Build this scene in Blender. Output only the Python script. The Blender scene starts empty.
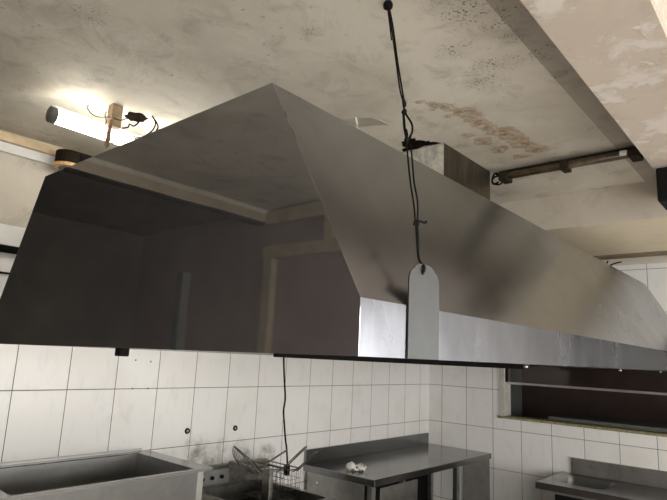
import bpy, bmesh, math, random
from mathutils import Vector, Matrix
random.seed(7)
PI = math.pi
E = 1.65                      # eye height above the floor; z below is given relative to the eye and lifted by E
sc = bpy.context.scene
COL = sc.collection

# ------------------------------------------------------------------ node helpers
def mat(name):
    m = bpy.data.materials.new(name); m.use_nodes = True
    nt = m.node_tree; b = nt.nodes['Principled BSDF']
    return m, nt, b
def nd(nt, t, **kw):
    n = nt.nodes.new(t)
    for k, v in kw.items():
        if k.startswith('i_'):
            n.inputs[k[2:].replace('_', ' ')].default_value = v
        else: setattr(n, k, v)
    return n
def L(nt, a, b): nt.links.new(a, b)
def math_(nt, op, a, b=None, c=None, clamp=False):
    n = nt.nodes.new('ShaderNodeMath'); n.operation = op; n.use_clamp = clamp
    for i, x in enumerate((a, b, c)):
        if x is None: continue
        if isinstance(x, (int, float)): n.inputs[i].default_value = x
        else: nt.links.new(x, n.inputs[i])
    return n.outputs[0]
def mixc(nt, fac, a, b, mode='MIX'):
    n = nt.nodes.new('ShaderNodeMix'); n.data_type = 'RGBA'; n.blend_type = mode
    for s, x in ((n.inputs[0], fac), (n.inputs[6], a), (n.inputs[7], b)):
        if isinstance(x, (int, float)): s.default_value = x
        elif isinstance(x, tuple): s.default_value = (*x, 1) if len(x) == 3 else x
        else: nt.links.new(x, s)
    return n.outputs[2]
def coords(nt, scale=None):
    """world-space position, so textures stay the same size on every mesh"""
    o = nd(nt, 'ShaderNodeNewGeometry').outputs['Position']
    if scale is None: return o
    m = nd(nt, 'ShaderNodeVectorMath', operation='MULTIPLY'); L(nt, o, m.inputs[0]); m.inputs[1].default_value = scale
    return m.outputs[0]
def noise(nt, vec, s, detail=4, rough=.55, dist=0.):
    n = nd(nt, 'ShaderNodeTexNoise'); L(nt, vec, n.inputs['Vector'])
    n.inputs['Scale'].default_value = s; n.inputs['Detail'].default_value = detail
    n.inputs['Roughness'].default_value = rough; n.inputs['Distortion'].default_value = dist
    return n.outputs['Fac']
def ramp(nt, x, lo, hi, a=0., b=1.):
    n = nd(nt, 'ShaderNodeMapRange'); n.clamp = True
    L(nt, x, n.inputs['Value'])
    for k, v in zip(('From Min', 'From Max', 'To Min', 'To Max'), (lo, hi, a, b)): n.inputs[k].default_value = v
    return n.outputs[0]
def bump(nt, b, h, strength, dist=.01):
    n = nd(nt, 'ShaderNodeBump'); L(nt, h, n.inputs['Height'])
    n.inputs['Strength'].default_value = strength; n.inputs['Distance'].default_value = dist
    L(nt, n.outputs[0], b.inputs['Normal'])
def blobs(nt, vec, pts, soft=.3):
    """union of noisy round marks: pts = (x, y, z, r)"""
    out = None
    for (x, y, z, r) in pts:
        d = nd(nt, 'ShaderNodeVectorMath', operation='DISTANCE'); L(nt, vec, d.inputs[0]); d.inputs[1].default_value = (x, y, z)
        v = ramp(nt, d.outputs['Value'], r * soft, r, 1., 0.)
        out = v if out is None else math_(nt, 'MAXIMUM', out, v)
    return out
def warp(nt, vec, s, amp):
    n = nd(nt, 'ShaderNodeTexNoise'); L(nt, vec, n.inputs['Vector']); n.inputs['Scale'].default_value = s; n.inputs['Detail'].default_value = 5
    a = nd(nt, 'ShaderNodeVectorMath', operation='SUBTRACT'); L(nt, n.outputs['Color'], a.inputs[0]); a.inputs[1].default_value = (.5, .5, .5)
    c = nd(nt, 'ShaderNodeVectorMath', operation='SCALE'); L(nt, a.outputs[0], c.inputs[0]); c.inputs['Scale'].default_value = amp
    d = nd(nt, 'ShaderNodeVectorMath', operation='ADD'); L(nt, vec, d.inputs[0]); L(nt, c.outputs[0], d.inputs[1])
    return d.outputs[0]

def plain(name, col, rough=.5, metal=0., var=.12, s=14., emit=None, spec=.5):
    m, nt, b = mat(name)
    v = noise(nt, coords(nt), s)
    k = ramp(nt, v, .3, .7, 1 - var, 1 + var)
    sc_ = nd(nt, 'ShaderNodeVectorMath', operation='SCALE'); sc_.inputs[0].default_value = col; L(nt, k, sc_.inputs['Scale'])
    L(nt, sc_.outputs[0], b.inputs['Base Color'])
    b.inputs['Roughness'].default_value = rough; b.inputs['Metallic'].default_value = metal
    b.inputs['Specular IOR Level'].default_value = spec
    if emit:
        b.inputs['Emission Color'].default_value = (*emit[0], 1); b.inputs['Emission Strength'].default_value = emit[1]
    return m

def steel(name, col=(.56, .55, .53), r0=.12, r1=.3, s=2.5, stretch=(1, 1, 1), smudge=.15, bmp=.02, scratches=0., metal=1.):
    m, nt, b = mat(name)
    p = coords(nt, stretch); p0 = coords(nt)
    big = noise(nt, p, s, 5, .6, .6)
    fine = noise(nt, p0, 40, 3)
    L(nt, math_(nt, 'ADD', ramp(nt, big, .3, .72, r0, r1), math_(nt, 'MULTIPLY', fine, .2 * r0)), b.inputs['Roughness'])
    k = ramp(nt, noise(nt, p, s * 2.2, 6, .65, .8), .35, .75, 1., 1 - smudge)
    if scratches:
        w = noise(nt, coords(nt, (60, 60, 3)), 1., 4, .7, 2.)
        k = math_(nt, 'MULTIPLY', k, ramp(nt, w, .62, .72, 1., 1 + scratches))
    q = nd(nt, 'ShaderNodeVectorMath', operation='SCALE'); q.inputs[0].default_value = col; L(nt, k, q.inputs['Scale'])
    L(nt, q.outputs[0], b.inputs['Base Color'])
    b.inputs['Metallic'].default_value = metal
    bump(nt, b, noise(nt, p0, 3.2, 2), bmp, .02)
    return m

# ------------------------------------------------------------------ materials
def make_plaster(name, base, dark, marks=None, mould=None, peel=0., spots=0., dirt=1.):
    m, nt, b = mat(name)
    p = coords(nt)
    big = noise(nt, p, 1.6, 6, .6, .4)
    mid = noise(nt, p, 6.5, 7, .68, .7)
    c = mixc(nt, math_(nt, 'MULTIPLY', ramp(nt, big, .40, .66, 0., .65), dirt), base, dark)
    c = mixc(nt, math_(nt, 'MULTIPLY', ramp(nt, mid, .52, .72, 0., .6), dirt), c, tuple(x * .72 for x in dark))
    h = mid
    if peel:
        pl = noise(nt, warp(nt, p, 7, .2), 5.5, 8, .66)
        f = ramp(nt, pl, .51, .60, 0., peel)
        c = mixc(nt, f, c, (.78, .74, .70))
        edge = math_(nt, 'MULTIPLY', ramp(nt, pl, .515, .535, 0., 1.), ramp(nt, pl, .535, .56, 1., 0.))
        c = mixc(nt, math_(nt, 'MULTIPLY', edge, ramp(nt, noise(nt, p, 9), .45, .65, 0., .55 if peel > .3 else .2)), c, (.34, .27, .20))
        h = math_(nt, 'ADD', h, f)
    if spots:
        v = nd(nt, 'ShaderNodeTexVoronoi'); L(nt, warp(nt, p, 20, .04), v.inputs['Vector']); v.inputs['Scale'].default_value = 26
        sp = math_(nt, 'MULTIPLY', ramp(nt, v.outputs['Distance'], .10, .2, 1., 0.), ramp(nt, noise(nt, p, 2.4, 3), .52, .68, 0., spots))
        c = mixc(nt, sp, c, (.10, .085, .06))
    if marks:
        f = blobs(nt, warp(nt, warp(nt, p, 9, .10), 38, .06), marks, .3)
        f2 = ramp(nt, noise(nt, p, 30, 6, .75), .40, .56, .1, 1.)
        c = mixc(nt, math_(nt, 'MULTIPLY', math_(nt, 'MULTIPLY', f, f2), 1.), c, (.32, .165, .05))
        rim = math_(nt, 'MULTIPLY', ramp(nt, f, .05, .3, 0., 1.), ramp(nt, f, .3, .6, 1., 0.))
        c = mixc(nt, math_(nt, 'MULTIPLY', rim, .4), c, (.26, .16, .08))
    if mould:
        f = blobs(nt, warp(nt, p, 6, .16), mould, .1)
        v = nd(nt, 'ShaderNodeTexVoronoi'); L(nt, warp(nt, p, 40, .03), v.inputs['Vector']); v.inputs['Scale'].default_value = 105
        d = ramp(nt, v.outputs['Distance'], .2, .45, 1., 0.)
        d = math_(nt, 'MULTIPLY', d, ramp(nt, noise(nt, p, 24, 4, .7), .44, .54, 0., 1.))
        c = mixc(nt, math_(nt, 'MULTIPLY', f, math_(nt, 'ADD', math_(nt, 'MULTIPLY', d, .95), .16)), c, (.075, .06, .04))
    L(nt, c, b.inputs['Base Color']); b.inputs['Roughness'].default_value = .75
    bump(nt, b, h, .25, .012)
    return m

zc = .976 + E
STAIN = [(x, y, zc, r) for x, y, r in ((1.66, 1.13, .018), (1.704, 1.085, .028), (1.75, 1.045, .034), (1.80, 1.0, .04), (1.87, .985, .05), (1.94, .975, .05), (2.0, .97, .055), (2.07, .965, .05), (2.13, .95, .065), (2.19, .93, .06), (2.26, .925, .06), (2.33, .915, .06), (2.42, .89, .06), (2.32, 1.03, .05), (2.2, 1.06, .05), (2.1, 1.08, .03), (1.86, 1.06, .025), (2.47, .99, .04))]
MOULD = [(x, y, zc, r) for x, y, r in ((1.20, .70, .09), (1.29, .657, .12), (1.34, .62, .10), (1.42, .61, .09), (1.50, .60, .08), (1.70, .80, .10), (1.62, .72, .09), (1.765, .575, .04), (1.765, .59, .05), (1.78, .60, .04), (1.6, .60, .08), (1.36, .59, .10), (1.44, .80, .10), (.84, 1.963, .06), (.69, 2.28, .06), (.62, 1.55, .08), (1.10, 1.1, .05), (2.2, 1.15, .05), (1.9, 1.12, .04))]
M = {}
M['ceiling'] = make_plaster('ceiling plaster', (.78, .73, .63), (.50, .455, .37), STAIN, MOULD, peel=.12, spots=.6)
M['beam'] = make_plaster('peeling beam plaster', (.60, .52, .44), (.50, .41, .34), None, None, peel=.6, spots=.1, dirt=.6)
M['soffit'] = make_plaster('soffit plaster', (.60, .55, .47), (.50, .44, .36), spots=.3, dirt=.6)
M['soffit_under'] = make_plaster('soffit underside plaster', (.72, .63, .47), (.62, .53, .38), dirt=.5)  # lighter, creamier tone for the downward faces
M['strip'] = make_plaster('shade-toned plaster', (.47, .42, .35), (.36, .32, .26), None, MOULD, spots=.5)  # grey tone has shade painted in; mould and specks lie over it
M['plaster'] = make_plaster('wall plaster', (.66, .62, .54), (.48, .44, .37), spots=.3)
M['cornice'] = plain('cream cornice paint', (.66, .52, .34), .6, var=.25, s=9)
M['whitepaint'] = plain('white paint', (.78, .78, .78), .5, var=.12, s=5)

def tile(name, axis, off, w, zoff, h, grime=None):
    m, nt, b = mat(name)
    p = coords(nt)
    s = nd(nt, 'ShaderNodeSeparateXYZ'); L(nt, p, s.inputs[0])
    u = math_(nt, 'DIVIDE', math_(nt, 'SUBTRACT', s.outputs[axis], off), w)
    v = math_(nt, 'DIVIDE', math_(nt, 'SUBTRACT', s.outputs[2], zoff), h)
    def grout(t, size, wid):
        f = math_(nt, 'FRACT', t); e = math_(nt, 'MINIMUM', f, math_(nt, 'SUBTRACT', 1., f))
        return math_(nt, 'MULTIPLY', e, size)
    e = math_(nt, 'MINIMUM', grout(u, w, 0), grout(v, h, 0))
    g = ramp(nt, e, .0011, .0024, 1., 0.)
    cell = nd(nt, 'ShaderNodeCombineXYZ'); L(nt, math_(nt, 'FLOOR', u), cell.inputs[0]); L(nt, math_(nt, 'FLOOR', v), cell.inputs[1])
    wn = nd(nt, 'ShaderNodeTexWhiteNoise'); L(nt, cell.outputs[0], wn.inputs['Vector'])
    # offset pattern per tile, grey veins drawn diagonally
    add = nd(nt, 'ShaderNodeVectorMath', operation='ADD'); L(nt, p, add.inputs[0])
    k = nd(nt, 'ShaderNodeVectorMath', operation='SCALE'); L(nt, wn.outputs['Color'], k.inputs[0]); k.inputs['Scale'].default_value = 7.
    L(nt, k.outputs[0], add.inputs[1])
    mp = nd(nt, 'ShaderNodeMapping'); L(nt, add.outputs[0], mp.inputs['Vector'])
    mp.inputs['Rotation'].default_value = (.5, .6, .5); mp.inputs['Scale'].default_value = (1.2, 1.2, .45)
    vein = ramp(nt, noise(nt, mp.outputs[0], 13, 6, .6, .8), .55, .74, 0., .35)
    c = mixc(nt, vein, (.88, .88, .875), (.66, .66, .66))
    c = mixc(nt, math_(nt, 'MULTIPLY', wn.outputs['Value'], .10), c, (.66, .63, .58))
    c = mixc(nt, ramp(nt, noise(nt, p, 2.1, 5), .55, .8, 0., .3), c, (.55, .52, .44))
    if grime:
        c = mixc(nt, math_(nt, 'MULTIPLY', blobs(nt, warp(nt, p, 9, .22), grime, .2), ramp(nt, noise(nt, p, 16, 5, .7), .4, .62, .15, .9)), c, (.30, .29, .27))
    c = mixc(nt, g, c, (.085, .072, .062))
    L(nt, c, b.inputs['Base Color'])
    L(nt, ramp(nt, g, 0., 1., .2, .8), b.inputs['Roughness'])
    tilt = math_(nt, 'ADD', math_(nt, 'MULTIPLY', ramp(nt, e, 0., .005, 0., 1.), 1.), math_(nt, 'MULTIPLY', noise(nt, p, 5, 1), .6))
    bump(nt, b, tilt, .25, .004)
    return m
zA = -.2304 + E
M['tile_back'] = tile('white wall tiles back', 0, 1.0301, .252, zA, .33, [(x, 2.831, z + E, q) for x, z, q in ((2.10, -.62, .12), (2.28, -.60, .11), (2.2, -.68, .15), (2.45, -.66, .12), (2.66, -.70, .10), (1.9, -.62, .08))])
M['tile_right'] = tile('white wall tiles right', 1, 2.6914 - .252 * 8, .252, zA, .33)
M['tile_front'] = tile('white wall tiles front', 0, .1, .252, zA, .33)
M['tile_left'] = tile('white wall tiles left', 1, .1, .252, zA, .33)

M['steel_end'] = steel('brushed steel end panel', (.37, .375, .38), .015, .05, 1.4, smudge=.12, metal=.88)
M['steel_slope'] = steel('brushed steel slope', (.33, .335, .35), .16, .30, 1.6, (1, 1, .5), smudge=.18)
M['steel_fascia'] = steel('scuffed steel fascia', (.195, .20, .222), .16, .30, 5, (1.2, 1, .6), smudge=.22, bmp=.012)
M['steel_plate'] = steel('matt steel plate', (.125, .13, .135), .34, .46, 5, smudge=.12)
M['steel_top'] = steel('worktop steel', (.25, .25, .25), .16, .24, 2, smudge=.12, bmp=.006)
M['steel_sink'] = steel('sink steel', (.42, .42, .41), .32, .42, 4, smudge=.15, bmp=0.)
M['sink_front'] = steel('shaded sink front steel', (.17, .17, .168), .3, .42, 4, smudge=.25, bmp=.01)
M['steel_dull'] = steel('dull cabinet steel', (.42, .415, .40), .3, .45, 4, smudge=.3)
M['steel_fryer'] = steel('greasy fryer steel', (.30, .29, .265), .25, .5, 9, smudge=.5)
M['duct'] = steel('streaked duct sheet', (.15, .13, .10), .32, .55, 5, (3, 3, .35), smudge=.45)
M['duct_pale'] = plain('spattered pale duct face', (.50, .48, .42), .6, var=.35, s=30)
M['wire'] = steel('wire steel', (.20, .195, .18), .25, .4, 12, smudge=.4)
M['grey_panel'] = plain('grey end panel', (.34, .335, .32), .4, .2)
M['black'] = plain('black grime', (.006, .0055, .005), .7, var=.3, spec=.15)
M['rubber'] = plain('black cord rubber', (.005, .0045, .004), .6, spec=.15)
M['oil'] = plain('dark fryer oil', (.018, .012, .007), .08)
M['hole'] = plain('dark broken cavity', (.008, .005, .003), .95, var=.5, s=30, spec=.05)
M['wood'] = plain('grimy wood', (.33, .24, .15), .75, var=.35, s=25)
M['rust'] = plain('rusty strap', (.23, .13, .07), .8, var=.4, s=40)
M['brown_strip'] = plain('brown strip', (.22, .165, .10), .7, var=.15)
M['grime_metal'] = plain('grimy fixture metal', (.028, .021, .013), .6, .2, var=.5, s=45, spec=.2)
M['oldtube'] = plain('dirty unlit tube', (.075, .055, .03), .3, var=.5, s=30)
M['lamp_box'] = plain('dark lamp housing', (.020, .017, .011), .8, var=.25, spec=.05)
M['orange_rim'] = plain('amber plastic rim', (.70, .42, .20), .4, var=.2)
M['speaker'] = plain('black speaker cabinet', (.006, .005, .005), .6, spec=.2)
M['cloth'] = plain('white crumpled cloth', (.80, .79, .76), .9, var=.08)
M['floor'] = plain('worn tiled floor', (.34, .31, .27), .35, var=.25, s=4)
M['dark_room'] = plain('dark room wall', (.13, .12, .105), .8, var=.25, s=3)
M['maroon'] = plain('dark maroon wall', (.115, .075, .066), .6, var=.25, s=3)
M['pink'] = plain('dull pink wall', (.30, .23, .225), .7, var=.12, s=3)
M['timber'] = plain('dull timber', (.44, .37, .27), .6, var=.15, s=8)
M['ledge'] = plain('grey ledge', (.12, .125, .12), .5)
M['olive'] = plain('olive grimy sill', (.26, .235, .13), .6, var=.4, s=30)
M['jamb'] = plain('off white jamb', (.58, .56, .51), .5)
M['alu'] = steel('rail aluminium', (.72, .70, .70), .3, .42, 6, smudge=.15)
M['tube'] = plain('lit tube', (.9, .9, .9), .4, emit=((1., .95, .84), 5.5))
M['fill_tube'] = plain('lit fill tube', (.9, .9, .9), .4, emit=((1., .95, .88), 7.))
M['daylight'] = plain('daylit doorway glazing', (.8, .8, .8), .3, emit=((1., 1., .98), 3.))
M['fill_pane'] = plain('glowing fill pane', (.8, .8, .8), .3, emit=((1., .97, .92), 2.75))
m, nt, b = mat('window glass')
b.inputs['Base Color'].default_value = (1, 1, 1, 1); b.inputs['Roughness'].default_value = .02
tr = nd(nt, 'ShaderNodeBsdfTransparent'); tr.inputs[0].default_value = (.82, .80, .78, 1)
gl = nd(nt, 'ShaderNodeBsdfGlossy'); gl.inputs['Roughness'].default_value = .03
fr = nd(nt, 'ShaderNodeFresnel'); fr.inputs[0].default_value = 1.45
mx = nd(nt, 'ShaderNodeMixShader'); L(nt, fr.outputs[0], mx.inputs[0]); L(nt, tr.outputs[0], mx.inputs[1]); L(nt, gl.outputs[0], mx.inputs[2])
L(nt, mx.outputs[0], nt.nodes['Material Output'].inputs[0]); M['glass'] = m

# ------------------------------------------------------------------ mesh helpers (all z relative to the eye)
def B(): return bmesh.new()
def box(bm, x0, x1, y0, y1, z0, z1, bev=0., seg=2):
    r = bmesh.ops.create_cube(bm, size=1.)
    vs = r['verts']
    for v in vs:
        v.co = Vector((x0 + (v.co.x + .5) * (x1 - x0), y0 + (v.co.y + .5) * (y1 - y0), z0 + (v.co.z + .5) * (z1 - z0)))
    if bev:
        es = list({e for v in vs for e in v.link_edges})
        bmesh.ops.bevel(bm, geom=es, offset=bev, segments=seg, affect='EDGES', profile=.5)
    return bm
def slab(bm, pts, off):
    """closed plate: polygon pts pushed along vector off"""
    off = Vector(off)
    a = [bm.verts.new(Vector(p)) for p in pts]; c = [bm.verts.new(Vector(p) + off) for p in pts]
    bm.faces.new(a); bm.faces.new(c[::-1])
    n = len(pts)
    for i in range(n): bm.faces.new((a[i], c[i], c[(i + 1) % n], a[(i + 1) % n]))
    bmesh.ops.recalc_face_normals(bm, faces=bm.faces)
    return bm
def smooth_path(pts, n=6):
    P = [Vector(p) for p in pts]
    if len(P) < 3: return P
    out = []
    for i in range(len(P) - 1):
        p0 = P[max(i - 1, 0)]; p1 = P[i]; p2 = P[i + 1]; p3 = P[min(i + 2, len(P) - 1)]
        for k in range(n):
            t = k / n
            out.append(.5 * ((2 * p1) + (-p0 + p2) * t + (2 * p0 - 5 * p1 + 4 * p2 - p3) * t * t + (-p0 + 3 * p1 - 3 * p2 + p3) * t ** 3))
    out.append(P[-1]); return out
def tube(bm, pts, r, seg=8, smooth=True, close=False):
    P = smooth_path(pts) if smooth else [Vector(p) for p in pts]
    rr = r if callable(r) else (lambda t: r)
    rings = []; up = None
    for i, p in enumerate(P):
        d = (P[min(i + 1, len(P) - 1)] - P[max(i - 1, 0)]).normalized()
        if up is None:
            up = Vector((0, 0, 1)) if abs(d.z) < .9 else Vector((1, 0, 0))
        s = d.cross(up)
        if s.length < 1e-5: s = d.cross(Vector((0, 1, .3)))
        s.normalize(); up = s.cross(d).normalized()
        R_ = rr(i / max(1, len(P) - 1))
        rings.append([bm.verts.new(p + (s * math.cos(a) + up * math.sin(a)) * R_) for a in (2 * PI * k / seg for k in range(seg))])
    for a, c in zip(rings, rings[1:]):
        for k in range(seg):
            f = bm.faces.new((a[k], a[(k + 1) % seg], c[(k + 1) % seg], c[k])); f.smooth = True
    bm.faces.new(rings[0][::-1]); bm.faces.new(rings[-1])
    bmesh.ops.recalc_face_normals(bm, faces=bm.faces)
    return bm
def lathe(bm, prof, centre, axis=(0, 0, 1), seg=24):
    """prof = (radius, height) along axis"""
    q = Vector((0, 0, 1)).rotation_difference(Vector(axis).normalized()); c = Vector(centre)
    rings = []
    for r, h in prof:
        rings.append([bm.verts.new(c + q @ Vector((max(r, 1e-4) * math.cos(2 * PI * k / seg), max(r, 1e-4) * math.sin(2 * PI * k / seg), h))) for k in range(seg)])
    for a, d in zip(rings, rings[1:]):
        for k in range(seg):
            f = bm.faces.new((a[k], a[(k + 1) % seg], d[(k + 1) % seg], d[k])); f.smooth = True
    bm.faces.new(rings[0][::-1]); bm.faces.new(rings[-1])
    bmesh.ops.recalc_face_normals(bm, faces=bm.faces)
    return bm
def lump(bm, c, r, sub=3, amp=.25, f=40., squash=(1, 1, 1)):
    from mathutils import noise as N
    s = bmesh.ops.create_icosphere(bm, subdivisions=sub, radius=1.)
    for v in s['verts']:
        d = v.co.copy(); k = 1 + amp * N.noise(Vector(c) * 13 + d * f * r * 1.)
        v.co = Vector(c) + Vector((d.x * squash[0], d.y * squash[1], d.z * squash[2])) * r * k
        for fc in v.link_faces: fc.smooth = True
    return bm

def obj(name, bm, m, parent=None):
    me = bpy.data.meshes.new(name)
    root = parent
    while root is not None and root.parent is not None: root = root.parent
    off = Vector((0, 0, E)) - (root.location if root is not None else Vector())
    bm.transform(Matrix.Translation(off)); bm.to_mesh(me); bm.free()
    o = bpy.data.objects.new(name, me); COL.objects.link(o)
    for x in (m if isinstance(m, (list, tuple)) else [m]): me.materials.append(M[x])
    if parent is not None: o.parent = parent
    return o
def tag(o, label, cat, group=None):
    o['label'] = label; o['category'] = cat
    if group: o['group'] = group
    return o
def thing(name, label, cat, loc, group=None):
    o = bpy.data.objects.new(name, None); COL.objects.link(o); o.empty_display_size = .05
    o.location = (loc[0], loc[1], loc[2] + E)
    return tag(o, label, cat, group)
def struct(name, bm, m, parent=None):
    o = obj(name, bm, m, parent)
    if parent is None: o['kind'] = 'structure'
    return o

# ------------------------------------------------------------------ the setting
H = .976; XR = 4.72; YB = 2.831; XL = -1.0; YF = -3.2; FL = -E
TOPB = .43                                     # tile top on the back wall
struct('floor', box(B(), XL - .1, XR + 2.3, YF - .1, 4.6, FL - .1, FL), 'floor')
struct('ceiling', box(B(), XL - .1, XR + .1, YF - .1, YB + .1, H, H + .12), 'ceiling')
# back wall: tiled below, plaster above, dark doorway at its left end (behind the camera's left)
DX = .72
bm = B(); box(bm, DX, XR + .1, YB, YB + .1, FL, TOPB)
struct('wall_back', bm, 'tile_back')
bm = B(); box(bm, DX, XR + .1, YB + .002, YB + .1, TOPB, H); box(bm, XL - .1, DX, YB + .002, YB + .1, .88, H)
struct('wall_back_upper', bm, 'plaster')
# right wall with the window opening
WY0, WY1, WZ0, WZ1 = -.58, 2.11, -.452, .36
TOPR = .80
bm = B()
box(bm, XR, XR + .12, YF - .1, WY0, FL, TOPR); box(bm, XR, XR + .12, WY1, YB + .1, FL, TOPR)
box(bm, XR, XR + .12, WY0, WY1, FL, WZ0); box(bm, XR, XR + .12, WY0, WY1, WZ1, TOPR)
struct('wall_right', bm, 'tile_right')
struct('wall_right_upper', box(B(), XR + .002, XR + .12, YF - .1, YB + .1, TOPR, H), 'plaster')
bm = B(); box(bm, XL - .1, XR + .12, YF - .1, YF, FL, .43)
struct('wall_front', bm, 'tile_front')
struct('wall_front_upper', box(B(), XL - .1, XR + .12, YF - .1, YF - .002, .43, H), 'plaster')
bm = B(); box(bm, XL - .1, XL, YF - .1, 4.6, FL, H)
struct('wall_left', bm, 'pink')
# dark store room beyond the doorway at the left end of the back wall
bm = B(); box(bm, XL, DX + .3, 4.5, 4.6, FL, H); box(bm, DX + .2, DX + .3, YB + .1, 4.5, FL, H); box(bm, XL, DX + .3, YB + .1, 4.6, H, H + .1)
struct('wall_storeroom', bm, 'dark_room')
d = bpy.data.objects.new('door_2', None); COL.objects.link(d); d['kind'] = 'structure'; d.location = (-.25, YB, 0)
bm = B(); box(bm, XL, DX, YB - .02, YB + .11, .88, .94); obj('lintel', bm, 'timber', d)
bm = B(); box(bm, DX - .05, DX, YB - .02, YB + .11, FL, .88); obj('jamb', bm, 'dark_room', d)
bm = B(); box(bm, -.42, -.36, YB + .02, YB + .08, FL, .45); obj('post', bm, 'ledge', d)
# timber frame on the left wall (seen mirrored in the hood end)
d = bpy.data.objects.new('trim_2', None); COL.objects.link(d); d['kind'] = 'structure'; d.location = (XL, 2.2, 0)
bm = B(); box(bm, XL, XL + .06, -1.5, 2.8, .62, .70); box(bm, XL, XL + .05, 2.72, 2.80, FL, .62); box(bm, XL, XL + .06, 1.2, 2.8, .86, .95)
box(bm, XL, XL + .05, 2.2, 2.26, .70, .86)
obj('frame', bm, 'timber', d)
# beams
bm = B(); box(bm, XL, 3.17, .222, .461, .85, H)
struct('ceiling_beam', bm, 'beam')
struct('beam_shade_strip', box(B(), XL, 3.17, .461, .60, H - .006, H), 'strip')  # thin strip whose grey paints the beam's shadow onto the ceiling
bm = B(); box(bm, 3.17, 4.10, YF, YB, .775, H)
for f in bm.faces:
    if f.normal.z < -.5: f.material_index = 1
struct('ceiling_soffit', bm, ['soffit', 'soffit_under'])
struct('soffit_edge_strip', box(B(), 4.10, 4.24, YF, YB, .768, H), 'brown_strip')  # brown strip along the soffit's back edge
# upper back wall: cream cornice over a white band, dark pipe along the top of the tiles
struct('trim_4', box(B(), DX, 3.17, YB - .045, YB + .002, .912, .955, .004), 'cornice')
struct('wall_glow_band', box(B(), DX, 3.17, YB - .004, YB + .002, TOPB, .53), 'whitepaint')  # bright glow on the wall, painted as a white band
struct('white_band', box(B(), DX, 3.17, YB - .022, YB + .002, .868, .912), 'whitepaint')

# window
w = bpy.data.objects.new('window_1', None); COL.objects.link(w); w['kind'] = 'structure'; w.location = (XR, 1.2, WZ0 + E)
bm = B(); box(bm, XR - .012, XR + .12, WY1 - .035, WY1 + .012, WZ0 + .004, WZ1); obj('jamb', bm, 'jamb', w)
bm = B(); box(bm, XR - .022, XR + .12, WY0, WY1 + .03, WZ0 - .014, WZ0 + .006, .003); obj('sill', bm, 'olive', w)
bm = B(); box(bm, XR + .012, XR + .035, WY0, WY1 - .035, -.176, -.158, .002); obj('rail', bm, 'alu', w)
bm = B(); box(bm, XR + .03, XR + .036, WY0, WY1 - .035, -.158, WZ1); obj('pane', bm, 'glass', w)
bm = B(); box(bm, XR + .012, XR + .03, WY1 - .05, WY1 - .035, -.16, WZ1); obj('stile', bm, 'black', w)
# room beyond the window
bm = B(); box(bm, 6.9, 7.0, WY0 - 1, 3.6, FL, H); box(bm, XR + .12, 6.9, 3.5, 3.6, FL, H); box(bm, XR + .12, 6.9, WY0 - 1, WY0 - .9, FL, H)
struct('wall_beyond', bm, 'maroon')
struct('ceiling_beyond', box(B(), XR + .12, 7.0, WY0 - 1, 3.6, H, H + .1), 'dark_room')
struct('wall_beyond_partition', box(B(), XR + .12, XR + .8, 2.25, 2.33, FL, H), 'ledge')
struct('trim_6', box(B(), XR + .12, XR + .50, WY0, 1.75, -.50, -.42), 'ledge')

# added glowing pane, built as a window, lights the room from behind the camera
d = bpy.data.objects.new('fill_window_front', None); COL.objects.link(d); d['kind'] = 'structure'; d.location = (2, YF, 0)
bm = B(); box(bm, .2, 4.0, YF + .012, YF + .03, -1.0, .45); obj('pane', bm, 'fill_pane', d)
bm = B(); box(bm, .12, 4.08, YF, YF + .05, .45, .53); box(bm, .12, 4.08, YF, YF + .05, -1.08, -1.0); box(bm, .12, .2, YF, YF + .05, -1.0, .45); box(bm, 4.0, 4.08, YF, YF + .05, -1.0, .45)
for x in (1.45, 2.7): box(bm, x, x + .06, YF + .03, YF + .05, -1.0, .45)
obj('frame', bm, 'whitepaint', d)  # frame around the added front pane

# second added glowing pane, low on the left wall, lights the right wall
d = bpy.data.objects.new('fill_window_left', None); COL.objects.link(d); d['kind'] = 'structure'; d.location = (XL, -1.7, 0)
bm = B(); box(bm, XL + .012, XL + .03, -2.9, -.5, -1.0, .50); obj('pane', bm, 'fill_pane', d)
bm = B(); box(bm, XL, XL + .05, -2.98, -.42, .50, .58); box(bm, XL, XL + .05, -2.98, -.42, -1.08, -1.0); box(bm, XL, XL + .05, -2.98, -2.9, -1.0, .50); box(bm, XL, XL + .05, -.5, -.42, -1.0, .50); box(bm, XL + .03, XL + .05, -1.73, -1.67, -1.0, .50)
obj('frame', bm, 'whitepaint', d)  # frame around the added left pane

# daylit glazed door on the right wall, beyond the frame (mirrored in the hood fascia)
d = bpy.data.objects.new('door_1', None); COL.objects.link(d); d['kind'] = 'structure'; d.location = (XR, -2.2, FL + E)
bm = B(); box(bm, XR - .03, XR - .012, -2.72, -1.92, -.9, .52); obj('pane', bm, 'daylight', d)
bm = B()
box(bm, XR - .05, XR, -2.80, -2.72, FL, .60); box(bm, XR - .05, XR, -1.92, -1.84, FL, .60); box(bm, XR - .05, XR, -2.72, -1.92, .52, .60); box(bm, XR - .05, XR, -2.72, -1.92, FL, -.9)
obj('frame', bm, 'whitepaint', d)

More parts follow.
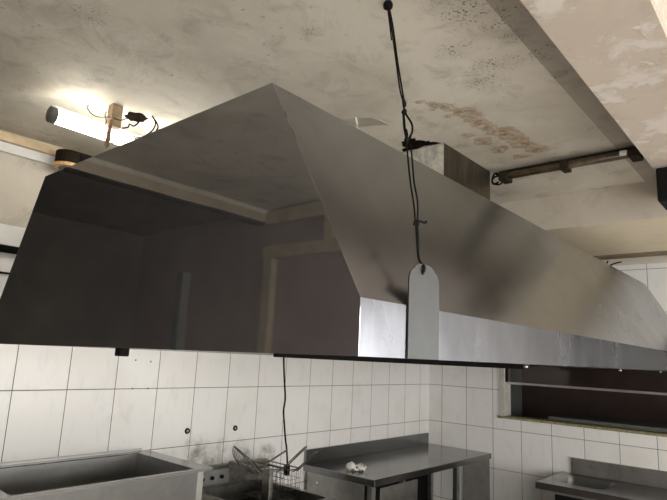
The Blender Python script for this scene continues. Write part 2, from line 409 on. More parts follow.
# ------------------------------------------------------------------ exhaust hood
XN, XF = .767, 4.40
YA, YR, YT, YZ = .602, .878, 2.10, 2.39       # front bottom, front ridge, back ridge, back bottom
ZF, ZR = .103, .598
T = .0025
hood = thing('exhaust_hood', 'long stainless steel kitchen exhaust hood hanging below the stained ceiling', 'hood', (2.58, 1.5, 0))
sec = [(YA, 0), (YA, ZF), (YR, ZR), (YT, ZR), (YZ, ZF), (YZ, -.018)]
obj('end_panel', slab(B(), [(XN, y, z) for y, z in sec], (T, 0, 0)), 'steel_end', hood)
obj('end_panel', slab(B(), [(XF - T, y, z) for y, z in sec], (T, 0, 0)), 'steel_end', hood)
nrm = Vector((0, -(ZR - ZF), YR - YA)).normalized()
obj('front_slope', slab(B(), [(XN + T, YA, ZF), (XF - T, YA, ZF), (XF - T, YR, ZR), (XN + T, YR, ZR)], -nrm * T), 'steel_slope', hood)
n2 = Vector((0, ZR - ZF, YZ - YT)).normalized()
obj('back_slope', slab(B(), [(XN + T, YZ, ZF), (XF - T, YZ, ZF), (XF - T, YT, ZR), (XN + T, YT, ZR)], -n2 * T), 'steel_slope', hood)
obj('top_panel', box(B(), XN + T, XF - T, YR, YT, ZR - T, ZR), 'steel_slope', hood)
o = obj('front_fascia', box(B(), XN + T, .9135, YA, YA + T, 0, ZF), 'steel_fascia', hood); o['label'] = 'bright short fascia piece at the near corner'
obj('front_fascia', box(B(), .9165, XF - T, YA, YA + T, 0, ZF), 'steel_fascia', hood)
obj('back_fascia', box(B(), XN + T, XF - T, YZ - T, YZ, -.018, ZF), 'steel_dull', hood)
obj('seam', box(B(), .9120, .9180, YA + T, YA + T + .004, .0, ZF - .001), 'black', hood)
# inner drip channel and the dark baffle under the canopy
bm = B(); box(bm, XN + .01, XF - .01, YA + .02, YZ - .02, .012, .018)
obj('baffle', bm, 'black', hood)
# hanger plate with shoulders and hole
px0, px1 = .9175, 1.034; pc = .5 * (px0 + px1)
prof = [(px0, .0), (px1, .0), (px1, .160), (px1 - .006, .172), (px1 - .030, .190), (pc + .012, .193), (pc - .012, .193), (px0 + .030, .190), (px0 + .006, .172), (px0, .160)]
bm = slab(B(), [(x, YA - .0035, z) for x, z in prof], (0, .003, 0))
hp = obj('hanger_plate', bm, 'steel_plate', hood)
bm = lathe(B(), [(.0035, 0), (.0058, 0), (.0058, .0012), (.0035, .0012)], (.966, YA - .0032, .176), (0, -1, 0), 16); obj('eyelet', bm, 'black', hp)
# grease rail slung under the canopy
bm = slab(B(), [(1.66, 1.735, .010), (4.30, 1.735, .010), (4.30, 1.735, -.040), (1.66, 1.735, -.020)], (0, .03, 0)); obj('grease_rail', bm, 'black', hood)
bm = B(); box(bm, XN + .002, XN + .03, 1.415, 1.445, -.030, 0.004, .003); box(bm, XN - .002, XN + .002, 1.424, 1.430, -.024, -.016); obj('clip', bm, 'black', hood)
for x in (1.536, 2.52, 3.3):
    obj('bolt', lathe(B(), [(.004, -.010), (.006, -.010), (.006, -.004), (.003, -.004), (.003, .002)], (x, YA + .012, 0), seg=10), 'alu', hood)

# duct from hood to ceiling
du = thing('exhaust_duct', 'square streaked metal duct rising from the top of the hood to the ceiling', 'duct', (2.335, 1.4, ZR))
bm = B(); box(bm, 2.10, 2.575, 1.20, 1.62, ZR + .0005, H - .004)
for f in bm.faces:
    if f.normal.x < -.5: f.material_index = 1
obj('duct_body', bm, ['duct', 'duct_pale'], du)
bm = B()
for x0, x1, y0, y1 in ((2.085, 2.59, 1.185, 1.20), (2.085, 2.59, 1.62, 1.635), (2.085, 2.10, 1.2, 1.62), (2.575, 2.59, 1.2, 1.62)):
    box(bm, x0, x1, y0, y1, ZR + .0005, ZR + .014)
obj('flange', bm, 'duct', du)
def ragged(pts, z0, z1, jit=.012, n=5):
    out = []
    for i in range(len(pts)):
        a = Vector(pts[i]); c = Vector(pts[(i + 1) % len(pts)])
        for k in range(n):
            q = a.lerp(c, k / n); out.append((q.x + random.uniform(-jit, jit), q.y + random.uniform(-jit, jit), z0))
    return slab(B(), out, (0, 0, z1 - z0))
struct('ceiling_cavity', ragged([(1.972, 1.335), (1.978, 1.298), (2.03, 1.275), (2.095, 1.225), (2.097, 1.42), (2.05, 1.385)], H - .003, H + .002), 'hole')

# hanging wire (cable) from the ceiling to the plate
cb = thing('hanging_cable', 'black knotted wire rope holding up the hood plate from the ceiling', 'cable', (1.121, .821, H))
bm = lathe(B(), [(.004, -.024), (.013, -.018), (.014, -.008), (.010, .0)], (1.121, .821, H), seg=14); obj('ceiling_hook', bm, 'black', cb)
bm = B()
tube(bm, [(1.119, .816, .957), (1.104, .796, .886), (1.080, .760, .759), (1.060, .731, .659), (1.053, .713, .612)], .0022)
tube(bm, [(1.124, .818, .957), (1.111, .794, .88), (1.087, .76, .76), (1.065, .728, .66), (1.055, .712, .612)], .0022)
tube(bm, [(1.116, .818, .95), (1.100, .797, .88), (1.097, .790, .845), (1.1, .79, .836)], .0018)
obj('upper_strands', bm, 'rubber', cb)
def knot(lumps, turns):
    bm = B()
    for c, r_ in lumps: lump(bm, c, r_, 2, .5, 90.)
    for pts, r_ in turns: tube(bm, pts, r_)
    obj('knot', bm, 'rubber', cb)
knot([((1.051, .712, .612), .006), ((1.048, .709, .590), .0075)], [([(1.052, .71, .605), (1.057, .712, .615), (1.05, .714, .625), (1.044, .71, .612), (1.048, .708, .59)], .0026)])
knot([], [([(1.036, .695, .535), (1.03, .688, .52), (1.027, .687, .505), (1.031, .687, .498)], .004)])
knot([((.988, .630, .288), .0075)], [([(.980, .632, .283), (.988, .626, .292), (.998, .615, .289), (1.001, .613, .293)], .0026)])
bm = B()
tube(bm, [(1.048, .708, .588), (1.050, .70, .575), (1.051, .688, .553), (1.047, .684, .531), (1.039, .686, .515), (1.032, .688, .505)], .0026)
tube(bm, [(1.046, .71, .588), (1.042, .705, .566), (1.037, .699, .540), (1.031, .69, .515), (1.029, .688, .503)], .0034)
obj('loop', bm, 'rubber', cb)
bm = B()
tube(bm, [(1.030, .688, .506), (1.026, .683, .478), (1.008, .662, .40), (.996, .642, .33), (.987, .632, .290)], .0021)
tube(bm, [(1.031, .688, .506), (1.032, .676, .478), (1.017, .657, .396), (1.008, .641, .345), (.990, .628, .291)], .0021)
tube(bm, [(.987, .630, .287), (.978, .621, .248), (.9685, .610, .205), (.966, .596, .186), (.9665, .5955, .178)], .0024)
tube(bm, [(.990, .629, .287), (.981, .62, .248), (.972, .611, .205), (.969, .596, .188), (.9665, .5955, .176)], .0024)
obj('lower_strands', bm, 'rubber', cb)

# ------------------------------------------------------------------ ceiling fittings
# lit fluorescent tube behind the hood
lt = thing('fluorescent_lamp', 'lit white fluorescent tube on the ceiling behind the hood, left of frame', 'lamp', (1.4, 2.182, H))
bm = lathe(B(), [(.026, 0), (.030, .004), (.030, 1.2), (.026, 1.204)], (.80, 2.182, .870), (1, 0, 0), 20); obj('tube', bm, 'tube', lt)
bm = lathe(B(), [(.012, -.03), (.031, -.024), (.033, 0.0)], (.80, 2.182, .870), (1, 0, 0), 20); o = obj('end_cap', bm, 'ledge', lt)
bm = lathe(B(), [(.033, 0), (.031, .024), (.012, .03)], (2.004, 2.182, .870), (1, 0, 0), 20); obj('end_cap', bm, 'ledge', lt)
bm = B(); box(bm, .78, 2.02, 2.176, 2.188, .9025, .910); obj('batten', bm, 'whitepaint', lt)
for x in (1.25, 1.9): obj('hanger', tube(B(), [(x, 2.182, .9095), (x, 2.182, H - .0005)], .0025, 6, False), 'grime_metal', lt)
# wooden block with a rusty strap
wb = thing('wooden_block', 'small grimy wooden block hanging from the ceiling in front of the lit tube', 'block', (1.03, 2.14, H))
obj('block_body', box(B(), .985, 1.03, 2.10, 2.143, .880, H - .0005, .003), 'wood', wb)
obj('strap', slab(B(), [(.978, 2.097, .90), (.990, 2.097, .90), (.990, 2.097, .79), (.980, 2.097, .775), (.970, 2.097, .79)], (0, .003, 0)), 'rust', wb)
bm = B()
tube(bm, [(.985, 2.15, .95), (.975, 2.14, .93), (.98, 2.13, .90), (.972, 2.12, .88), (.985, 2.115, .84), (1.0, 2.09, .80)], .0022, 6)
tube(bm, [(.93, 2.2, .972), (.92, 2.19, .955), (.94, 2.18, .93), (.96, 2.16, .92), (.985, 2.11, .915), (1.02, 2.09, .91), (1.045, 2.098, .93)], .002, 6)
obj('wire', bm, 'grime_metal', wb)
struct('ceiling_hole', ragged([(1.085, 2.195), (1.125, 2.20), (1.165, 2.165), (1.16, 2.12), (1.112, 2.09), (1.073, 2.126)], H - .003, H + .002, .008, 4), 'hole')
lw = thing('loose_wires', 'dark loose wires dangling out of the broken ceiling hole by the wooden block', 'wires', (1.12, 2.1, H))
for pts in ([(1.15, 2.08, H), (1.165, 2.07, .945), (1.155, 2.08, .905), (1.12, 2.10, .87), (1.08, 2.12, .875)],
            [(1.16, 2.09, H), (1.178, 2.07, .935), (1.165, 2.08, .895), (1.13, 2.09, .86), (1.09, 2.10, .858)],
            [(1.10, 2.11, H), (1.105, 2.10, .94), (1.09, 2.11, .915), (1.075, 2.12, .92), (1.07, 2.12, .905), (1.05, 2.13, .895)]):
    obj('wire', tube(B(), pts, .0035, 6), 'rubber', lw)
# rounded dark fixture at the back wall
vb = thing('wall_lamp', 'dark round-ended lamp housing with amber rim high on the back wall', 'lamp', (1.2, 2.78, .88))
def stadium(x0, x1, y0, y1, z, n=10):
    r = (y1 - y0) / 2; out = []
    for k in range(n + 1):
        a = PI / 2 + PI * k / n; out.append((x0 + r + r * math.cos(a), y0 + r + r * math.sin(a), z))
    for k in range(n + 1):
        a = -PI / 2 + PI * k / n; out.append((x1 - r + r * math.cos(a), y0 + r + r * math.sin(a), z))
    return out
obj('housing', slab(B(), stadium(1.03, 1.46, 2.66, 2.785, .858), (0, 0, .064)), 'lamp_box', vb)
obj('rim', slab(B(), stadium(1.024, 1.466, 2.654, 2.785, .842), (0, 0, .016)), 'orange_rim', vb)
obj('lens', slab(B(), stadium(1.05, 1.44, 2.68, 2.765, .838), (0, 0, .004)), 'ledge', vb)
bm = B(); box(bm, 1.12, 1.15, 2.652, 2.66, .88, .91); obj('latch', bm, 'black', vb)

# unlit dirty tube fixture right of the duct
ut = thing('unlit_tube_fixture', 'dirty unlit fluorescent tube fixture between the duct and the beam', 'lamp', (2.57, .85, H))
obj('batten', box(B(), 2.590, 2.625, .463, 1.16, .944, H - .0065, .003), 'grime_metal', ut)
bm = lathe(B(), [(.014, 0), (.018, .003), (.018, .56), (.014, .563)], (2.562, .545, .926), (0, 1, 0), 16); obj('tube', bm, 'oldtube', ut)
for y in (.50, 1.095):
    bm = B(); box(bm, 2.538, 2.618, y, y + .045, .902, .946, .006); obj('lamp_holder', bm, 'grime_metal', ut)
bm = B(); box(bm, 2.536, 2.60, .80, .835, .900, .946, .003); obj('clamp', bm, 'grime_metal', ut)
bm = lathe(B(), [(.010, 0), (.014, .002), (.014, .028), (.010, .030)], (2.552, .55, .93), (0, 1, 0), 12); o = obj('starter', bm, 'whitepaint', ut); o['label'] = 'pale starter cap at the beam end'
bm = B()
tube(bm, [(2.578 + .004, 1.13, .945)] + [(2.575 + .012 * math.cos(a), 1.16 + .028 * math.sin(a), .918 + .028 * math.cos(a * .9)) for a in (0, 1, 2, 3, 4, 5, 6)] + [(2.59, 1.175, .96)], .0045, 6)
tube(bm, [(2.57, 1.13, .93), (2.57, 1.165, .955), (2.572, 1.185, .93), (2.57, 1.18, .90), (2.57, 1.15, .905)], .005, 6)
obj('wire_coil', bm, 'black', ut)
# black loudspeaker box under the soffit edge
sp = thing('loudspeaker', 'small black box loudspeaker under the beam at the right edge', 'speaker', (2.68, .40, .775))
obj('cabinet', box(B(), 2.58, 2.76, .30, .452, .70, .8485, .008), 'speaker', sp)
obj('bracket', box(B(), 2.64, 2.70, .34, .42, .8480, .8515), 'grime_metal', sp)
obj('grille', box(B(), 2.574, 2.58, .312, .440, .712, .836), 'black', sp)
# torn plaster flap by the ridge, and stray wires on the hood top
fl = thing('plaster_flake', 'torn white flap of ceiling plaster hanging over the hood ridge', 'plaster', (1.68, 1.36, H))
obj('flap', slab(B(), [(1.662, 1.368, H - .0005), (1.742, 1.425, H - .0005), (1.70, 1.388, .940), (1.668, 1.366, .950)], (.003, -.005, 0)), 'whitepaint', fl)
obj('recess_shade', slab(B(), [(1.666, 1.362, H - .0005), (1.70, 1.309, H - .0005), (1.75, 1.297, H - .0005), (1.80, 1.293, H - .0005), (1.76, 1.36, H - .0005), (1.744, 1.42, H - .0005)], (0, 0, -.003)), 'strip', fl)  # grey patch beside the flap: shade of the recess put into the colour
ws = thing('wire_scraps', 'black wire ends sticking up from the hood top near its far end', 'wires', (3.5, .92, ZR))
for pts in ([(3.40, .93, ZR + .004), (3.48, .91, ZR + .004), (3.54, .895, ZR + .006), (3.62, .885, ZR + .03), (3.68, .86, ZR + .048)],
            [(3.42, .95, ZR + .004), (3.50, .93, ZR + .006), (3.53, .91, ZR + .012), (3.54, .90, ZR + .035)],
            [(3.36, .94, ZR + .004), (3.42, .90, ZR + .010), (3.47, .90, ZR + .005), (3.52, .90, ZR + .006)]):
    obj('wire', tube(B(), pts, .0045, 6), 'rubber', ws)

# wall pipe + thin cable along the tile edge
tag(obj('wall_pipe', tube(B(), [(DX + .002, YB - .022, .413), (3.6, YB - .022, .413)], .018, 12, False), 'black'), 'dark horizontal pipe along the back wall above the tiles, left of the hood', 'pipe')
tag(obj('wall_cable', tube(B(), [(DX + .002, YB - .006, .31), (.9, YB - .006, .303), (1.5, YB - .006, .306), (3.0, YB - .006, .30)], .005, 8), 'rubber'), 'thin dark cable on the back wall under the pipe', 'cable')

# studs and drilled holes in the back wall tiles
bolts = [(2.013, -.476, 'dark steel wall stud in the tiles above the right end of the sink'), (2.372, -.483, 'dark steel wall stud in the tiles above the fryer')]
for x, z, lab in bolts:
    r = thing('wall_stud', lab, 'bolt', (x, YB, z))
    obj('ring', lathe(B(), [(.0085, 0), (.017, 0), (.016, .007), (.010, .008), (.0085, .003)], (x, YB - .0005, z), (0, -1, 0), 20), 'black', r)
    o = obj('core', lathe(B(), [(.001, 0), (.0085, 0), (.0075, .006), (.001, .007)], (x, YB - .0005, z), (0, -1, 0), 12), 'grey_panel', r); o['label'] = 'pale centre'
h0 = None
holes = [(1.635, -.078, 'small drilled hole in the back wall tiles, upper left of four'), (1.728, -.084, 'small drilled hole in the back wall tiles, upper right of four'),
         (1.635, -.2304, 'small drilled hole on the grout line, lower left of four'), (1.728, -.2304, 'small drilled hole on the grout line, lower right of four')]
for x, z, lab in holes:
    if h0 is None:
        h0 = bpy.data.objects.new('drilled_hole', bpy.data.meshes.new('drilled_hole')); bm = lathe(B(), [(.0015, 0), (.0042, 0), (.0042, .001), (.0015, .001)], (0, 0, 0), (0, -1, 0), 10)
        bm.to_mesh(h0.data); bm.free(); h0.data.materials.append(M['black']); o = h0
    else: o = h0.copy()
    COL.objects.link(o); o.location = (x, YB - .0003, z + E); tag(o, lab, 'hole', 'drilled holes in the tiles')

# ------------------------------------------------------------------ left sink
sk = thing('sink_trough', 'deep stainless steel trough sink against the back wall, lower left', 'sink', (1.2, 2.54, FL))
SX0, SX1, SY0, SY1, SZ = .74, 1.765, 2.25, YB - .004, -.558
bm = B()      # rim with open middle, inner walls and bottom
bx0, bx1, by0, by1 = .875, 1.675, 2.272, 2.775
def ringframe(bm, o, i, z0, z1):
    for (x0, x1, y0, y1) in ((o[0], o[1], o[2], i[2]), (o[0], o[1], i[3], o[3]), (o[0], i[0], i[2], i[3]), (i[1], o[1], i[2], i[3])):
        box(bm, x0, x1, y0, y1, z0, z1)
ringframe(bm, (SX0, SX1, SY0, SY1), (bx0, bx1, by0, by1), SZ - .0045, SZ)
obj('rim', bm, 'steel_top', sk)
bm = B()
ringframe(bm, (bx0 - .003, bx1 + .003, by0 - .003, by1 + .003), (bx0, bx1, by0, by1), SZ - .28, SZ - .0045)
box(bm, bx0, bx1, by0, by1, SZ - .283, SZ - .28)
obj('basin', bm, 'steel_sink', sk)
bm = B(); box(bm, SX0, SX1, SY0, SY0 + .003, SZ - .013, SZ - .0045); box(bm, SX1 - .003, SX1, SY0 + .003, SY1, SZ - .013, SZ - .0045); obj('apron', bm, 'steel_top', sk)
bm = B(); box(bm, SX0, SX1 - .04, SY1 - .004, SY1, SZ, SZ + .012); obj('back_lip', bm, 'steel_sink', sk)
for x in (SX0 + .03, SX1 - .065):
    for y in (SY0 + .03, SY1 - .07):
        obj('leg', box(B(), x, x + .04, y, y + .04, FL, SZ - .0045, .002), 'steel_dull', sk)
obj('side_panel', box(B(), bx1 + .004, bx1 + .0065, SY0 + .075, SY1 - .075, SZ - .45, SZ - .0045), 'steel_dull', sk)
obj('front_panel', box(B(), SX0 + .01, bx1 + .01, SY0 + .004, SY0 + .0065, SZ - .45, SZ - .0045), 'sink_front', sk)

# ------------------------------------------------------------------ fryer
fr_ = thing('deep_fryer', 'greasy stainless deep fryer between the trough sink and the worktop', 'fryer', (2.3, 2.5, FL))
FX0, FX1, FY0, FY1, FZ = 2.04, 2.575, 2.14, 2.80, -.80
bm = B(); ringframe(bm, (FX0, FX1, FY0, FY1), (FX0 + .03, FX1 - .03, FY0 + .05, FY1 - .04), FZ - .012, FZ); obj('rim', bm, 'steel_fryer', fr_)
bm = B(); ringframe(bm, (FX0 + .005, FX1 - .005, FY0 + .005, FY1 - .002), (FX0 + .03, FX1 - .03, FY0 + .05, FY1 - .04), FZ - .30, FZ - .012)
box(bm, FX0 + .005, FX1 - .005, FY0 + .005, FY1 - .002, -1.55, FZ - .30); obj('body', bm, 'steel_fryer', fr_)
obj('oil', box(B(), FX0 + .03, FX1 - .03, FY0 + .05, FY1 - .04, FZ - .16, FZ - .10), 'oil', fr_)
# splash back with rounded upper corners
zt = -.683; pts = [(2.06, FZ), (2.64, FZ), (2.64, zt - .03)] + [(2.64 - .03 + .03 * math.cos(a), zt - .03 + .03 * math.sin(a)) for a in (.4, .8, 1.2, PI / 2)] + [(2.10 + .03 * math.cos(a), zt - .03 + .03 * math.sin(a)) for a in (PI / 2, 2.0, 2.5, PI)]
bm = slab(B(), [(x, 2.775, z) for x, z in pts], (0, .022, 0)); sb = obj('splash_back', bm, 'steel_fryer', fr_)
bm = B(); box(bm, 2.075, 2.30, 2.765, 2.775, -.785, -.70, .002); pn = obj('switch_panel', bm, 'steel_sink', fr_)
for x in (2.10, 2.17, 2.24):
    obj('knob', lathe(B(), [(.004, 0), (.011, 0), (.010, .014), (.004, .016)], (x, 2.765, -.745), (0, -1, 0), 14), 'black', pn)
bm = B(); box(bm, 2.290, 2.322, 2.40, 2.46, -.92, -.655, .006); box(bm, 2.295, 2.325, 2.46, 2.775, -.70, -.665, .004); obj('element_head', bm, 'steel_fryer', fr_)
for x in (FX0 + .03, FX1 - .07):
    for y in (FY0 + .03, FY1 - .07):
        obj('leg', lathe(B(), [(.02, 0), (.02, .02), (.014, .03), (.014, .105)], (x + .02, y + .02, FL), seg=12), 'steel_dull', fr_)

def basket(x0, x1, y0, y1, z0, z1, h_end, label):
    r = thing('fry_basket', label, 'basket', ((x0 + x1) / 2, (y0 + y1) / 2, z0), 'wire baskets in the fryer')
    for nm, z, rad in (('rim_wire', z1, .0035), ('base_wire', z0, .003)):
        bm = B(); tube(bm, [(x0, y0, z), (x1, y0, z), (x1, y1, z), (x0, y1, z), (x0, y0, z)], rad, 6, False)
        obj(nm, bm, 'wire', r)
    bm = B(); n = 6; m_ = 8
    for i in range(n + 1):
        x = x0 + (x1 - x0) * i / n
        for y in (y0, y1): tube(bm, [(x, y, z1), (x, y, z0)], .0014, 4, False)
        tube(bm, [(x, y0, z0), (x, y1, z0)], .0014, 4, False)
    for i in range(m_ + 1):
        y = y0 + (y1 - y0) * i / m_
        for x in (x0, x1): tube(bm, [(x, y, z1), (x, y, z0)], .0014, 4, False)
        tube(bm, [(x0, y, z0), (x1, y, z0)], .0014, 4, False)
    for k in (1, 2):
        z = z0 + (z1 - z0) * k / 3
        for a, c in (((x0, y0), (x1, y0)), ((x1, y0), (x1, y1)), ((x1, y1), (x0, y1)), ((x0, y1), (x0, y0))): tube(bm, [(*a, z), (*c, z)], .0013, 4, False)
    obj('mesh', bm, 'wire', r)
    xc = (x0 + x1) / 2; hx, hy, hz = h_end
    bm = B()
    tube(bm, [(xc - .018, y0, z1 - .01), (xc - .012, y0 - .03, z1 + .01), (hx - .009, hy, hz)], .0035, 6)
    tube(bm, [(xc + .018, y0, z1 - .01), (xc + .012, y0 - .03, z1 + .01), (hx + .009, hy, hz)], .0035, 6)
    tube(bm, [(hx - .009, hy, hz), (hx, hy - .006, hz + .003), (hx + .009, hy, hz)], .0035, 6)
    obj('handle', bm, 'wire', r)
    return r
basket(2.345, 2.43, 2.42, 2.68, -.84, -.665, (2.415, 2.25, -.522), 'wire fry basket in the fryer with the taller upright handle, beside the skimmer')
basket(2.445, 2.54, 2.40, 2.68, -.84, -.675, (2.513, 2.25, -.558), 'wire fry basket in the fryer nearest the worktop, handle leaning right')

# round wire skimmer resting across the baskets
sm = thing('skimmer', 'round wire mesh skimmer with long handle resting on the fryer', 'skimmer', (2.2, 2.45, -.655))
bm = B()
cR = Vector((2.165, 2.45, -.590)); a1 = Vector((.093, .0, -.062)); a2 = Vector((.010, .085, .030))   # tilted bowl opening
nn = a1.cross(a2).normalized()
if nn.z > 0: nn = -nn
def bowl(t, ph): 
    rr = math.sin(t); return cR + (a1 * math.cos(ph) + a2 * math.sin(ph)) * rr + nn * (.055 * (math.cos(t)))
ring = [bowl(PI / 2, 2 * PI * k / 28) for k in range(29)]
tube(bm, ring, .0032, 6, False)
obj('rim', bm, 'wire', sm)
bm = B()
for k in range(14):
    ph = PI * k / 14
    tube(bm, [bowl(PI / 2 * (1 - j / 5), ph) for j in range(6)] + [bowl(PI / 2 * (j / 5), ph + PI) for j in range(1, 6)], .0013, 4, False)
for t in (.3, .6, .9, 1.2): tube(bm, [bowl(t, 2 * PI * k / 24) for k in range(25)], .0012, 4, False)
obj('mesh_bowl', bm, 'wire', sm)
bm = B(); tube(bm, [tuple(bowl(PI / 2, 0)), (2.30, 2.45, -.633), (2.37, 2.44, -.60), (2.448, 2.43, -.566)], .0055, 8)
tube(bm, [tuple(bowl(1.1, .5)), (2.29, 2.452, -.64), (2.33, 2.45, -.622)], .003, 6)
obj('handle', bm, 'wire', sm)

# black power cord hanging from the hood rail to the fryer
pc_ = thing('power_cord', 'black power cord hanging down from under the hood to the fryer', 'cord', (2.45, 2.36, 0))
obj('cord', tube(B(), [(2.28, 2.34, 0.012), (2.292, 2.34, -0.098), (2.305, 2.34, -0.183), (2.316, 2.34, -0.261), (2.309, 2.34, -0.328), (2.35, 2.37, -0.4), (2.417, 2.42, -0.5), (2.473, 2.46, -0.567), (2.558, 2.53, -0.678)], .0052, 8), 'rubber', pc_)
obj('plug', box(B(), 2.544, 2.572, 2.516, 2.546, -0.740, -0.674, .006), 'black', pc_)

# ------------------------------------------------------------------ worktop table in the corner
tb = thing('work_table', 'stainless steel worktop table with backsplash in the tiled corner', 'table', (3.86, 2.5, FL))
TX0, TX1, TY0, TY1, TZ = 3.02, XR - .003, 2.20, YB - .003, -.77
obj('top', box(B(), TX0, TX1, TY0, TY1, TZ - .045, TZ, .004), 'steel_top', tb)
obj('backsplash', box(B(), TX0, TX1 - .03, TY1 - .020, TY1, TZ, TZ + .098, .002), 'steel_top', tb)
for x in (TX0 + .03, 4.18, TX1 - .075):
    for y in (TY0 + .04, TY1 - .08):
        if x > 4.5 and y < 2.5: continue          # the grey end panel carries the top here
        obj('leg', box(B(), x, x + .04, y, y + .04, FL, TZ - .045, .002), 'steel_dull', tb)
obj('side_panel', box(B(), TX0 + .012, TX0 + .015, TY0 + .09, TY1 - .03, -1.45, TZ - .045), 'steel_dull', tb)
obj('side_panel', box(B(), TX1 - .020, TX1 - .017, TY0 + .01, 2.46, FL, TZ - .045), 'grey_panel', tb)
obj('drawer_front', box(B(), TX0 + .11, 3.58, TY0 + .03, TY0 + .035, -1.10, TZ - .070, .001), 'steel_dull', tb)
obj('shelf', box(B(), TX0 + .02, TX1 - .022, TY0 + .09, TY1 - .03, -1.38, -1.35), 'steel_dull', tb)
obj('back_panel', box(B(), TX0 + .02, TX1 - .022, TY1 - .026, TY1 - .022, -1.35, TZ - .045), 'black', tb)
bm = lathe(B(), [(.003, 0), (.010, 0), (.010, .004), (.004, .012), (.003, .012)], (TX0 + .012, 2.70, -.876), (-1, 0, 0), 12); obj('bolt', bm, 'alu', tb)
# crumpled white cloth
cl = thing('crumpled_cloth', 'small crumpled white cloth with dark spots on the worktop corner', 'cloth', (3.17, 2.42, TZ))
bm = B(); lump(bm, (3.128, 2.483, TZ + .026), .029, 3, .45, 80., (1.05, 1.25, .9)); lump(bm, (3.166, 2.423, TZ + .025), .030, 3, .5, 75., (1.1, 1.1, .8)); lump(bm, (3.143, 2.453, TZ + .018), .022, 3, .4, 80., (1.2, 1.2, .75))
obj('folds', bm, 'cloth', cl)
for c in ((3.160, 2.396, TZ + .036), (3.131, 2.436, TZ + .026), (3.151, 2.398, TZ + .010), (3.120, 2.456, TZ + .014), (3.184, 2.398, TZ + .022)):
    obj('spot', lump(B(), c, .0085, 2, .4, 90., (1, 1, .8)), 'black', cl)

# ------------------------------------------------------------------ counter with small sink on the right wall
ct = thing('sink_counter', 'stainless steel counter with small inset sink under the dark window', 'counter', (4.43, .9, FL))
CX0, CX1, CY0, CY1, CZ = 4.14, XR - .003, -.6, 1.60, -.82
kx0, kx1, ky0, ky1 = 4.27, 4.61, 1.18, 1.53
bm = B()
def rrect(x0, x1, y0, y1, r, z, n=5):
    out = []
    for cx, cy, a0 in ((x1 - r, y1 - r, 0), (x0 + r, y1 - r, PI / 2), (x0 + r, y0 + r, PI), (x1 - r, y0 + r, 1.5 * PI)):
        for k in range(n + 1):
            a = a0 + PI / 2 * k / n; out.append(Vector((cx + r * math.cos(a), cy + r * math.sin(a), z)))
    return out
def loop(bm, pts): return [bm.verts.new(p) for p in pts]
def bridge(bm, a, c, sm_=True):
    n = len(a)
    for k in range(n):
        f = bm.faces.new((a[k], a[(k + 1) % n], c[(k + 1) % n], c[k])); f.smooth = sm_
# worktop: outer outline stitched to the rounded basin cut-out
inner = rrect(kx0, kx1, ky0, ky1, .05, CZ)
def outer_pt(p):
    c = Vector(((kx0 + kx1) / 2, (ky0 + ky1) / 2, CZ)); d = p - c
    ts = []
    if d.x > 1e-6: ts.append((CX1 - c.x) / d.x)
    if d.x < -1e-6: ts.append((CX0 - c.x) / d.x)
    if d.y > 1e-6: ts.append((CY1 - c.y) / d.y)
    if d.y < -1e-6: ts.append((1.0 - c.y) / d.y)
    return c + d * min(ts)
it = loop(bm, inner); ot = loop(bm, [outer_pt(p) for p in inner]); bridge(bm, ot, it, False)
# square up the corners of that outer ring
co = [v for v in ot]
bmesh.ops.recalc_face_normals(bm, faces=bm.faces)
for (cx, cy) in ((CX0, CY1), (CX1, CY1), (CX0, 1.0), (CX1, 1.0)):
    v = min(co, key=lambda q: (q.co.x - cx) ** 2 + (q.co.y - cy) ** 2); v.co.x = cx; v.co.y = cy
box(bm, CX0, CX1, CY0, 1.0, CZ - .045, CZ)
box(bm, CX0, CX0 + .003, 1.0, CY1, CZ - .045, CZ); box(bm, CX0 + .003, CX1, CY1 - .003, CY1, CZ - .045, CZ)
obj('top', bm, 'steel_top', ct)
bm = B()
l0 = loop(bm, inner); l1 = loop(bm, rrect(kx0 + .008, kx1 - .008, ky0 + .008, ky1 - .008, .05, CZ - .012)); l2 = loop(bm, rrect(kx0 + .015, kx1 - .015, ky0 + .015, ky1 - .015, .05, CZ - .13)); l3 = loop(bm, rrect(kx0 + .05, kx1 - .05, ky0 + .05, ky1 - .05, .05, CZ - .15))
bridge(bm, l0, l1); bridge(bm, l1, l2); bridge(bm, l2, l3); bm.faces.new(l3)
bmesh.ops.recalc_face_normals(bm, faces=bm.faces)
for f in bm.faces: f.normal_flip()
obj('basin', bm, 'steel_sink', ct)
obj('backsplash', box(B(), XR - .024, XR - .003, CY0, 1.53, CZ, CZ + .118, .002), 'steel_dull', ct)
obj('body', box(B(), CX0 + .035, CX1, CY0 + .01, CY1 - .03, -1.55, CZ - .16), 'steel_dull', ct)
bm = B(); box(bm, CX0 + .02, CX0 + .035, CY0 + .01, CY1 - .03, CZ - .16, CZ - .045); box(bm, CX0 + .035, CX1, CY1 - .035, CY1 - .03, CZ - .16, CZ - .045); obj('apron', bm, 'steel_dull', ct)
bm = B(); box(bm, CX0 + .012, CX0 + .020, 1.05, 1.47, -1.4, CZ - .062, .001); dr = obj('vent_panel', bm, 'black', ct)
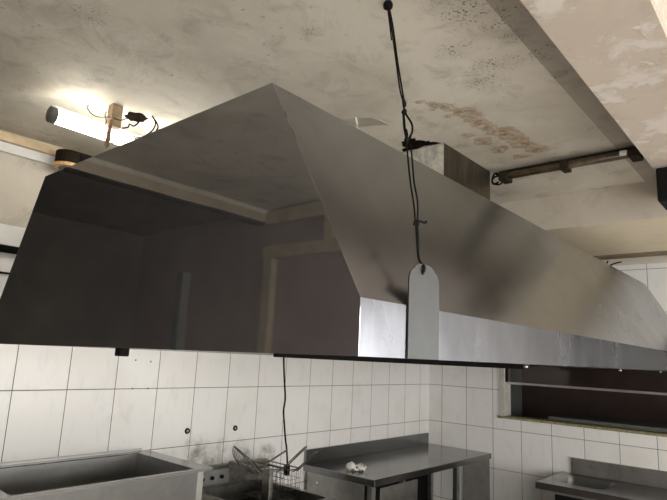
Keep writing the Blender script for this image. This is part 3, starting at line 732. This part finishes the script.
for k in range(3):
    y0 = .95 - k * .52
    d = obj('door', box(B(), CX0 + .010, CX0 + .020, y0 - .46, y0, -1.45, CZ - .062, .002), 'steel_dull', ct)
    obj('handle', box(B(), CX0 + .002, CX0 + .010, y0 - .46, y0, CZ - .085, CZ - .072, .002), 'black', d)

# ------------------------------------------------------------------ added fluorescent fill lights on the unseen near side of the kitchen
def fixture(x0, y, label, ax='x', ln=1.2):  # builds one added fill light
    r = thing('fill_ceiling_light', label, 'lamp', (x0 + ln / 2, y, H), 'added fill lights on the near side')
    obj('batten', box(B(), x0 - .04, x0 + ln + .04, y - .035, y + .035, H - .04, H - .0005), 'whitepaint', r)  # batten of the added fill light
    for s in (-.022, .022):
        obj('tube', lathe(B(), [(.010, 0), (.014, .003), (.014, ln - .003), (.010, ln)], (x0, y + s, H - .058), (1, 0, 0), 12), 'fill_tube', r)
    return r
fixture(.4, -2.3, 'added twin fluorescent fill light behind the camera')
fixture(2.6, -2.3, 'added twin fluorescent fill light near the window side')

# ------------------------------------------------------------------ world, camera
wd = bpy.data.worlds.new('World'); sc.world = wd; wd.use_nodes = True
wd.node_tree.nodes['Background'].inputs[0].default_value = (.6, .55, .5, 1); wd.node_tree.nodes['Background'].inputs[1].default_value = .02

f, yaw, pitch, roll = 551.52, .7184, .1880, .0474
c, s = math.cos(yaw), math.sin(yaw); cp, sp_ = math.cos(pitch), math.sin(pitch)
fw = Vector((c, s, 0)); rt = Vector((s, -c, 0)); up = Vector((0, 0, 1))
Fv = fw * cp + up * sp_; U = up * cp - fw * sp_
R2 = rt * math.cos(roll) + U * math.sin(roll); U2 = U * math.cos(roll) - rt * math.sin(roll)
cd = bpy.data.cameras.new('camera'); cam = bpy.data.objects.new('camera', cd); COL.objects.link(cam)
cd.sensor_fit = 'HORIZONTAL'; cd.sensor_width = 36.; cd.lens = f / 667 * 36.; cd.clip_start = .02
cam.matrix_world = Matrix(((R2.x, U2.x, -Fv.x, 0), (R2.y, U2.y, -Fv.y, 0), (R2.z, U2.z, -Fv.z, E), (0, 0, 0, 1)))
sc.camera = cam
vs = sc.view_settings
sc.display_settings.display_device = 'sRGB'
vs.view_transform = 'Standard'; vs.look = 'None'; vs.gamma = 1.; vs.use_curve_mapping = False
vs.exposure = 1.18
